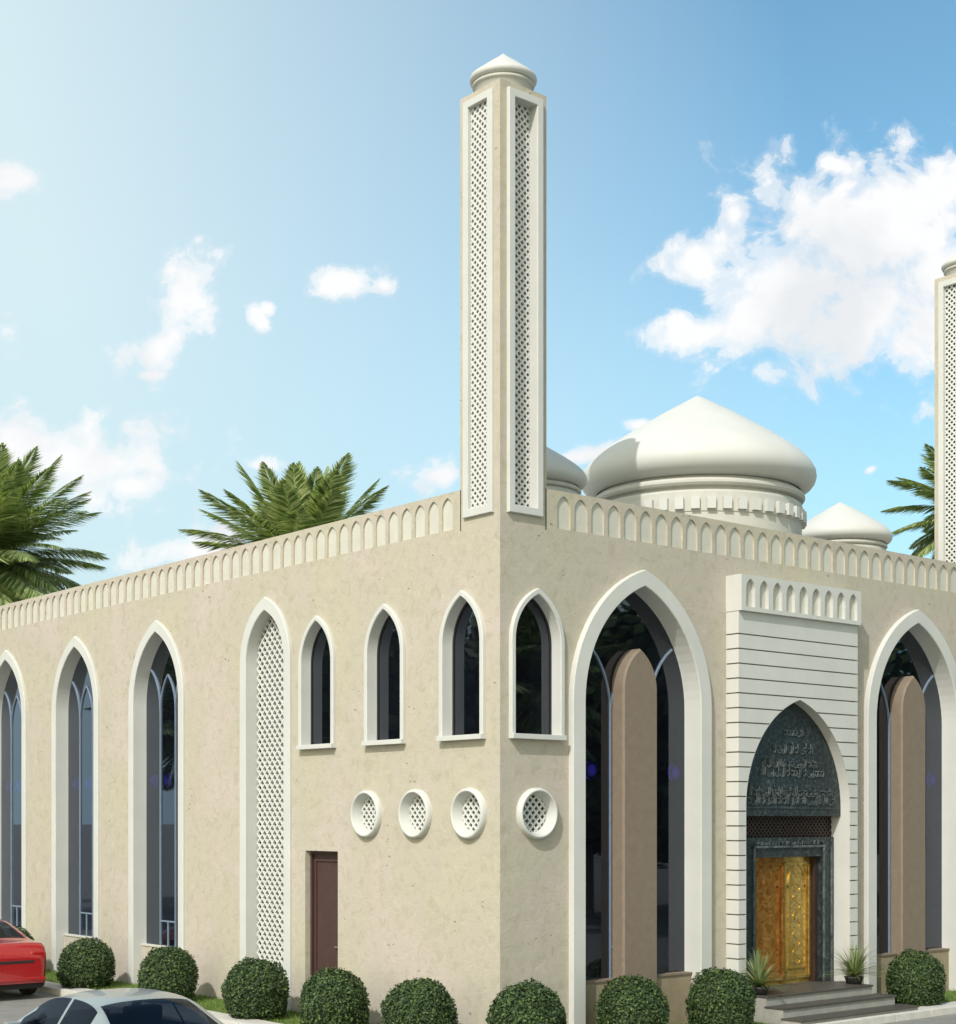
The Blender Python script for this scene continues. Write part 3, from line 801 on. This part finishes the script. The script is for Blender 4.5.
# ------------------------------------------------------------------ cars
def sstep(a, b, x):
    t = max(0, min(1, (x-a)/(b-a))); return t*t*(3-2*t)
def lerp(a, b, t): return a+(b-a)*t
def pl(tab, x):
    if x <= tab[0][0]: return tab[0][1]
    for (a, va), (b, vb) in zip(tab, tab[1:]):
        if x <= b: return va+(vb-va)*(x-a)/(b-a)
    return tab[-1][1]
def make_car(name, label, paint, loc, rz, roof_z=1.42):
    e = thing(name, label, 'car', loc, rz, 'parked cars')
    k = roof_z/1.42
    Lh = 2.28
    top = [(-2.28,.62),(-2.24,.86),(-2.16,.98),(-2.0,1.01),(-1.62,1.03),(-1.30,1.17),(-1.0,1.31),(-.80,1.375),(-.5,1.41),(-.1,1.42),(.25,1.395),(.45,1.34),(.75,1.185),(1.10,.99),(1.18,.965),(1.7,.87),(2.05,.76),(2.2,.66),(2.28,.52)]
    def topz(x):
        return sum(pl(top, x+o) for o in (-.12,-.08,-.04,0,.04,.08,.12))/7*k
    def halfw(x):
        a = abs(x)/Lh; return .875*(1-.10*a**3)*math.sqrt(max(.0, 1-max(0, (a-.93)/.075)**2*.38))
    xs = sorted(set([round(-2.28+4.56*i/76, 4) for i in range(77)]))
    wx = (-1.36, 1.38); wr = .36
    def ring(x):
        w_ = halfw(x); zt = topz(x); zb = min(.93*k, zt-.035)
        if x > 1.0: zb = min(zb, zt-.05)
        sill = .22
        if abs(x) > 2.05: sill = .22+.10*(abs(x)-2.05)/.23
        for c in wx:
            if abs(x-c) < wr: sill = max(sill, .31+math.sqrt(wr*wr-(x-c)**2))
        pts = []
        for i in range(9):
            t = i/8; z = lerp(sill, zb, t)
            zz = (z-.22)/(zb-.22) if zb > .22 else 0
            ww = w_*(.955+.045*math.sin(math.pi*min(1, zz*1.15)*.5+.0)) if zz < .75 else w_*(1-.035*((zz-.75)/.25)**2)
            if .38 < zz < .45: ww *= .994
            pts.append((ww, z))
        cab = max(0, (zt-zb-.05)/(1.42*k-.93*k-.05))
        wbelt = w_*.965
        cab = min(1, cab)
        wroof = lerp(w_*.93, .57, cab**.8)
        ze = zt-.045*cab-.012
        for i in range(1, 8):
            t = i/7
            pts.append((lerp(wbelt, wroof, t**1.15), lerp(zb, ze, t)))
        for i in range(1, 10):
            t = i/9
            pts.append((wroof*(1-t), ze+(zt+.015*(1-cab)-ze)*(1-(1-t)**2.6)))
        return pts
    rings = [ring(x) for x in xs]
    body, gl = MB(), {}
    def V(x, y, z): return (x, y, z)
    nr = len(rings[0])
    body_faces = MB()
    for i in range(len(xs)-1):
        xm = (xs[i]+xs[i+1])/2
        for j in range(nr-1):
            for sg in (-1, 1):
                q = [(xs[i], sg*rings[i][j][0], rings[i][j][1]), (xs[i+1], sg*rings[i+1][j][0], rings[i+1][j][1]), (xs[i+1], sg*rings[i+1][j+1][0], rings[i+1][j+1][1]), (xs[i], sg*rings[i][j+1][0], rings[i][j+1][1])]
                key = None
                zt = topz(xm)
                if 9 <= j <= 14 and -1.30 < xm < .98 and zt > 1.12*k:
                    if xm > -.16: key = ('side_window', sg, 1)
                    elif xm < -.24 and xm > -.98: key = ('side_window', sg, 2)
                    if j == 14 and (zt < 1.25*k): key = None
                if j >= 16:
                    if .44 < xm < 1.08: key = ('windshield', 0, 0)
                    if -1.58 < xm < -.84: key = ('rear_window', 0, 0)
                tgt = body_faces if key is None else gl.setdefault(key, MB())
                tgt.face(q, 0, True)
    for i in (0, -1):
        r = rings[i]; x = xs[i]
        body_faces.face([(x, y, z) for y, z in r]+[(x, -y, z) for y, z in r[::-1][1:]], 0, False)
    bo = body_faces.build('body', paint, e, merge=True)
    for key, mb in gl.items(): mb.build(key[0], M['carglass'], e, merge=True)
    u = MB(); u.box(-2.1, 2.1, -.74, .74, .2, .62); u.build('underbody', M['dark'], e)
    u = MB(); u.box(-1.2, .7, -.62, .62, .5, .95); u.box(-1.15, -.75, -.6, .6, .9, 1.08)
    u.box(-.2, .0, -.55, -.12, .8, 1.25, bev=.04); u.box(-.2, .0, .12, .55, .8, 1.25, bev=.04); u.build('seats', M['dark'], e)
    for cx_ in wx:
        for sg in (-1, 1):
            h = holder('wheel', e, (cx_, sg*.77, .32))
            t = MB(); rows = []
            for r, y in ((.20,-.09),(.29,-.10),(.315,-.085),(.32,-.05),(.32,.05),(.315,.085),(.29,.10),(.20,.09)):
                rows.append([(r*math.cos(2*math.pi*a/32), y, r*math.sin(2*math.pi*a/32)) for a in range(32)])
            t.grid(rows, closed=True, smooth=True); t.build('tyre', M['dark'], h)
            rm = MB(); 
            rm.grid([[(r*math.cos(2*math.pi*a/32), y*sg, r*math.sin(2*math.pi*a/32)) for a in range(32)] for r, y in ((.21,.085),(.19,.06),(.18,.02))], closed=True, smooth=True)
            for s5 in range(5):
                a = 2*math.pi*s5/5
                rm.tube((.03*math.cos(a), .06*sg, .03*math.sin(a)), (.2*math.cos(a), .07*sg, .2*math.sin(a)), .03, .024, n=6)
            rm.tube((0, .02*sg, 0), (0, .085*sg, 0), .05); rm.build('rim', M['rim'], h)
    for sg in (-1, 1):
        t = MB(); t.box(-2.245, -2.12, -.74 if sg < 0 else .46, -.46 if sg < 0 else .74, .70*k, .86*k, bev=.03); t.build('tail_light', M['taillight'], e)
        t = MB(); t.box(2.02, 2.235, -.78 if sg < 0 else .46, -.46 if sg < 0 else .78, .56*k, .68*k, bev=.03); t.build('headlight', M['headlight'], e)
        t = MB(); t.box(.72, .86, sg*.90-.09, sg*.90+.09, .93*k, 1.05*k, bev=.03); t.build('mirror', paint, e)
        for xx in (.08, -.85):
            t = MB(); t.box(xx-.09, xx+.09, sg*.868-.016, sg*.868+.016, .81*k, .84*k, bev=.008); t.build('door_handle', paint, e)
    t = MB(); t.box(-2.30, -2.2, -.72, .72, .36, .43, bev=.02); t.box(2.2, 2.30, -.76, .76, .34, .40, bev=.02); t.build('bumper_trim', paint, e)
    t = MB(); t.box(-2.29, -2.26, -.5, .5, .70, .75, bev=.01); t.build('rear_trim', M['dark'], e)
    t = MB(); t.box(2.23, 2.295, -.40, .40, .45, .54, bev=.015); t.build('grille', M['dark'], e)
    return e
make_car('parked_car', 'shiny red saloon car at the left edge, parked by the kerb, seen from behind', M['red'], (-2.90, 12.9, 0), R(90), 1.50)
make_car('parked_car', 'pale silver saloon car in the bottom left corner, seen over its roof and rear window', M['silver'], (-6.68, -.94, 0), R(90), 1.46).scale = (.9, 1, 1)

# ------------------------------------------------------------------ spiky plants on the steps
def spiky(x, y, label, seed):
    e = thing('spiky_plant', label, 'plant', (x, y, .51), 0, 'spiky plants flanking the entrance')
    rnd = random.Random(seed)
    p = MB(); p.lathe([(0,0),(.13,0),(.16,.10),(.17,.11),(.17,.13),(.15,.13),(.0,.125)], n=24); p.build('pot', M['pot'], e)
    l = MB()
    for k in range(150):
        az = rnd.uniform(0, 6.28); el = R(rnd.uniform(5, 88)); L_ = rnd.uniform(.40, .66); d = Vector((math.cos(az)*math.cos(el), math.sin(az)*math.cos(el), math.sin(el)))
        s = Vector((-math.sin(az), math.cos(az), 0)); q = Vector((0, 0, .14)); n = 7; rows = []
        for i in range(n+1):
            wv = .018*(1-(i/n)**1.5)+.001
            rows.append([q-s*wv, q+Vector((0,0,-.003)), q+s*wv]); q = q+d*L_/n; d = (d+Vector((0, 0, -1.1/n*(i/n+.2)))).normalized()
        l.grid(rows)
    l.build('leaves', M['spiky'], e)
spiky(5.16, -.55, 'spiky leaved plant at the left end of the entrance steps, beside the gilded door', 1)
spiky(7.78, -.50, 'spiky leaved plant at the right end of the entrance steps, before the white jamb', 2)

# ------------------------------------------------------------------ sun, sky, camera
sdir = Vector((2.05, 1.0, -2.12)).normalized()
sun = bpy.data.lights.new('sun', 'SUN'); sun.energy = 3.35; sun.angle = R(.5); sun.color = (1, .975, .955)
so = bpy.data.objects.new('sun', sun); COL.objects.link(so); so.rotation_euler = sdir.to_track_quat('-Z', 'Y').to_euler(); so.location = (-20, -10, 30)
el = math.asin(-sdir.z); az = math.atan2(-sdir.x, -sdir.y)

W = bpy.data.worlds.new('World'); S.world = W; W.use_nodes = True
nt = W.node_tree; nt.nodes.clear(); L = nt.links
out = nt.nodes.new('ShaderNodeOutputWorld'); bg = nt.nodes.new('ShaderNodeBackground'); bg.inputs[1].default_value = .1
sky = nt.nodes.new('ShaderNodeTexSky'); sky.sky_type = 'NISHITA'; sky.sun_disc = False; sky.sun_elevation = el; sky.sun_rotation = az
sky.air_density = 1.0; sky.dust_density = 1.2; sky.ozone_density = 1.0
tc = nt.nodes.new('ShaderNodeTexCoord')
mp = nt.nodes.new('ShaderNodeMapping'); mp.inputs['Rotation'].default_value = (0, 0, R(40.02)); L.new(tc.outputs['Generated'], mp.inputs[0])
sx = nt.nodes.new('ShaderNodeSeparateXYZ'); L.new(mp.outputs[0], sx.inputs[0])
yy = mathn(nt, 'MAXIMUM', sx.outputs[1], .02)
A = mathn(nt, 'DIVIDE', sx.outputs[0], yy); B = mathn(nt, 'DIVIDE', sx.outputs[2], yy)
cx3 = nt.nodes.new('ShaderNodeCombineXYZ'); L.new(A, cx3.inputs[0]); L.new(B, cx3.inputs[1])
AB = cx3.outputs[0]
# cloud banks: (azimuth tan, elevation tan, half axes, tilt, wispiness)
def px(x, y): return ((x-478)/1578, (819-y)/1578)
blobs = [(870,235,130,75,0), (880,300,75,65,0), (825,215,62,48,10), (905,205,70,55,0), (930,330,60,45,0), (790,290,85,75,0), (700,262,45,28,-20), (735,215,16,22,40), (705,332,58,22,-12), (750,310,50,50,0), (840,330,95,45,-10), (835,165,26,12,20), (940,190,60,40,0), (960,280,80,60,0),
         (184,292,26,44,22), (155,350,26,34,30), (150,375,22,8,0), (15,180,42,15,-8), (258,320,8,16,-30), (268,308,7,6,0), (342,282,36,17,-5), (384,285,14,15,30),
         (70,462,112,40,5), (15,448,60,40,0), (130,486,50,18,0), (205,548,60,18,-5), (445,475,32,14,-5), (590,455,60,12,-10), (262,465,22,9,0), (640,425,18,6,0), (870,470,9,5,-30), (-60,300,50,80,0), (1040,330,60,40,0)]
dist = None
for (x, y, rx, ry, tilt) in blobs:
    a0, b0 = px(x, y)
    m_ = nt.nodes.new('ShaderNodeMapping'); m_.vector_type = 'TEXTURE'
    m_.inputs['Location'].default_value = (a0, b0, 0); m_.inputs['Rotation'].default_value = (0, 0, R(-tilt)); m_.inputs['Scale'].default_value = (rx/1578, ry/1578, 1)
    L.new(AB, m_.inputs[0]); ln = nt.nodes.new('ShaderNodeVectorMath'); ln.operation = 'LENGTH'; L.new(m_.outputs[0], ln.inputs[0])
    dist = ln.outputs['Value'] if dist is None else mathn(nt, 'SMOOTH_MIN', dist, ln.outputs['Value'], .25)
n1 = nt.nodes.new('ShaderNodeTexNoise'); n1.inputs['Scale'].default_value = 26; n1.inputs['Detail'].default_value = 9; n1.inputs['Roughness'].default_value = .62; n1.inputs['Distortion'].default_value = .6; L.new(AB, n1.inputs[0])
wpn = nt.nodes.new('ShaderNodeTexNoise'); wpn.inputs['Scale'].default_value = 40; wpn.inputs['Detail'].default_value = 6; L.new(AB, wpn.inputs[0])
n2 = nt.nodes.new('ShaderNodeTexNoise'); n2.inputs['Scale'].default_value = 11; n2.inputs['Detail'].default_value = 5; L.new(AB, n2.inputs[0])
nn = mathn(nt, 'MULTIPLY', mathn(nt, 'SUBTRACT', n1.outputs[0], .5), 3.4)
edge = mathn(nt, 'ADD', mathn(nt, 'MULTIPLY', dist, .85), .12, clamp=True)
cov = mathn(nt, 'ADD', mathn(nt, 'SUBTRACT', 1.08, dist), mathn(nt, 'MULTIPLY', nn, edge))
fine = mathn(nt, 'MULTIPLY', mathn(nt, 'SUBTRACT', wpn.outputs[0], .5), mathn(nt, 'MULTIPLY', edge, 3.0))
cov = mathn(nt, 'ADD', cov, fine)
soft = ramp(nt, mathn(nt, 'ADD', cov, .30), [(.0, 0.0), (.6, .28)], 'EASE')
cov = mathn(nt, 'MAXIMUM', soft, ramp(nt, cov, [(.0, 0.0), (.32, .62), (.78, 1.0)], 'EASE'))
shade = ramp(nt, n2.outputs[0], [(.34, (8.3, 8.6, 8.9)), (.52, (9.9, 9.95, 10.0))])
# paler sky towards the left and the horizon, where the sun-side haze sits
hz = mathn(nt, 'ADD', mathn(nt, 'MULTIPLY', A, -2.0), mathn(nt, 'MULTIPLY', B, -.45))
hz = mathn(nt, 'ADD', hz, .62, clamp=True)
skyc = mixc(nt, 1.0, sky.outputs[0], (1.42, 2.0, 1.9), 'MULTIPLY')
back = mixc(nt, 1.0, sky.outputs[0], (2.6, 2.36, 1.66), 'MULTIPLY')  # unseen rear half of the sky, brightened as added fill for the walls
skyc = mixc(nt, mathn(nt, 'MULTIPLY', hz, .9), skyc, (7.3, 8.9, 9.3))
low = mathn(nt, 'MULTIPLY', mathn(nt, 'SUBTRACT', .36, B, clamp=True), 3.2, clamp=True)
skyc = mixc(nt, mathn(nt, 'MULTIPLY', low, .7), skyc, (5.6, 8.0, 8.8))
final = mixc(nt, cov, skyc, shade)
# the gnomonic pattern only holds for the half of the sky it was laid out on
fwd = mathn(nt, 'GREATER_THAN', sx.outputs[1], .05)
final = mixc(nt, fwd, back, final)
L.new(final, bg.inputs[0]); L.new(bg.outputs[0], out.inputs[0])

cam = bpy.data.cameras.new('camera'); co = bpy.data.objects.new('camera', cam); COL.objects.link(co)
co.location = (-15.10, -17.48, 3.4); co.rotation_euler = (R(90), 0, R(-40.02))
cam.sensor_fit = 'HORIZONTAL'; cam.sensor_width = 36; cam.lens = 36*1578/956; cam.shift_y = (819-512)/956
cam.clip_end = 5000; cam.clip_start = .1
S.camera = co
S.view_settings.view_transform = 'Standard'; S.view_settings.look = 'None'; S.view_settings.exposure = 0; S.view_settings.gamma = 1
S.cycles.max_bounces = 6; S.cycles.use_denoising = True
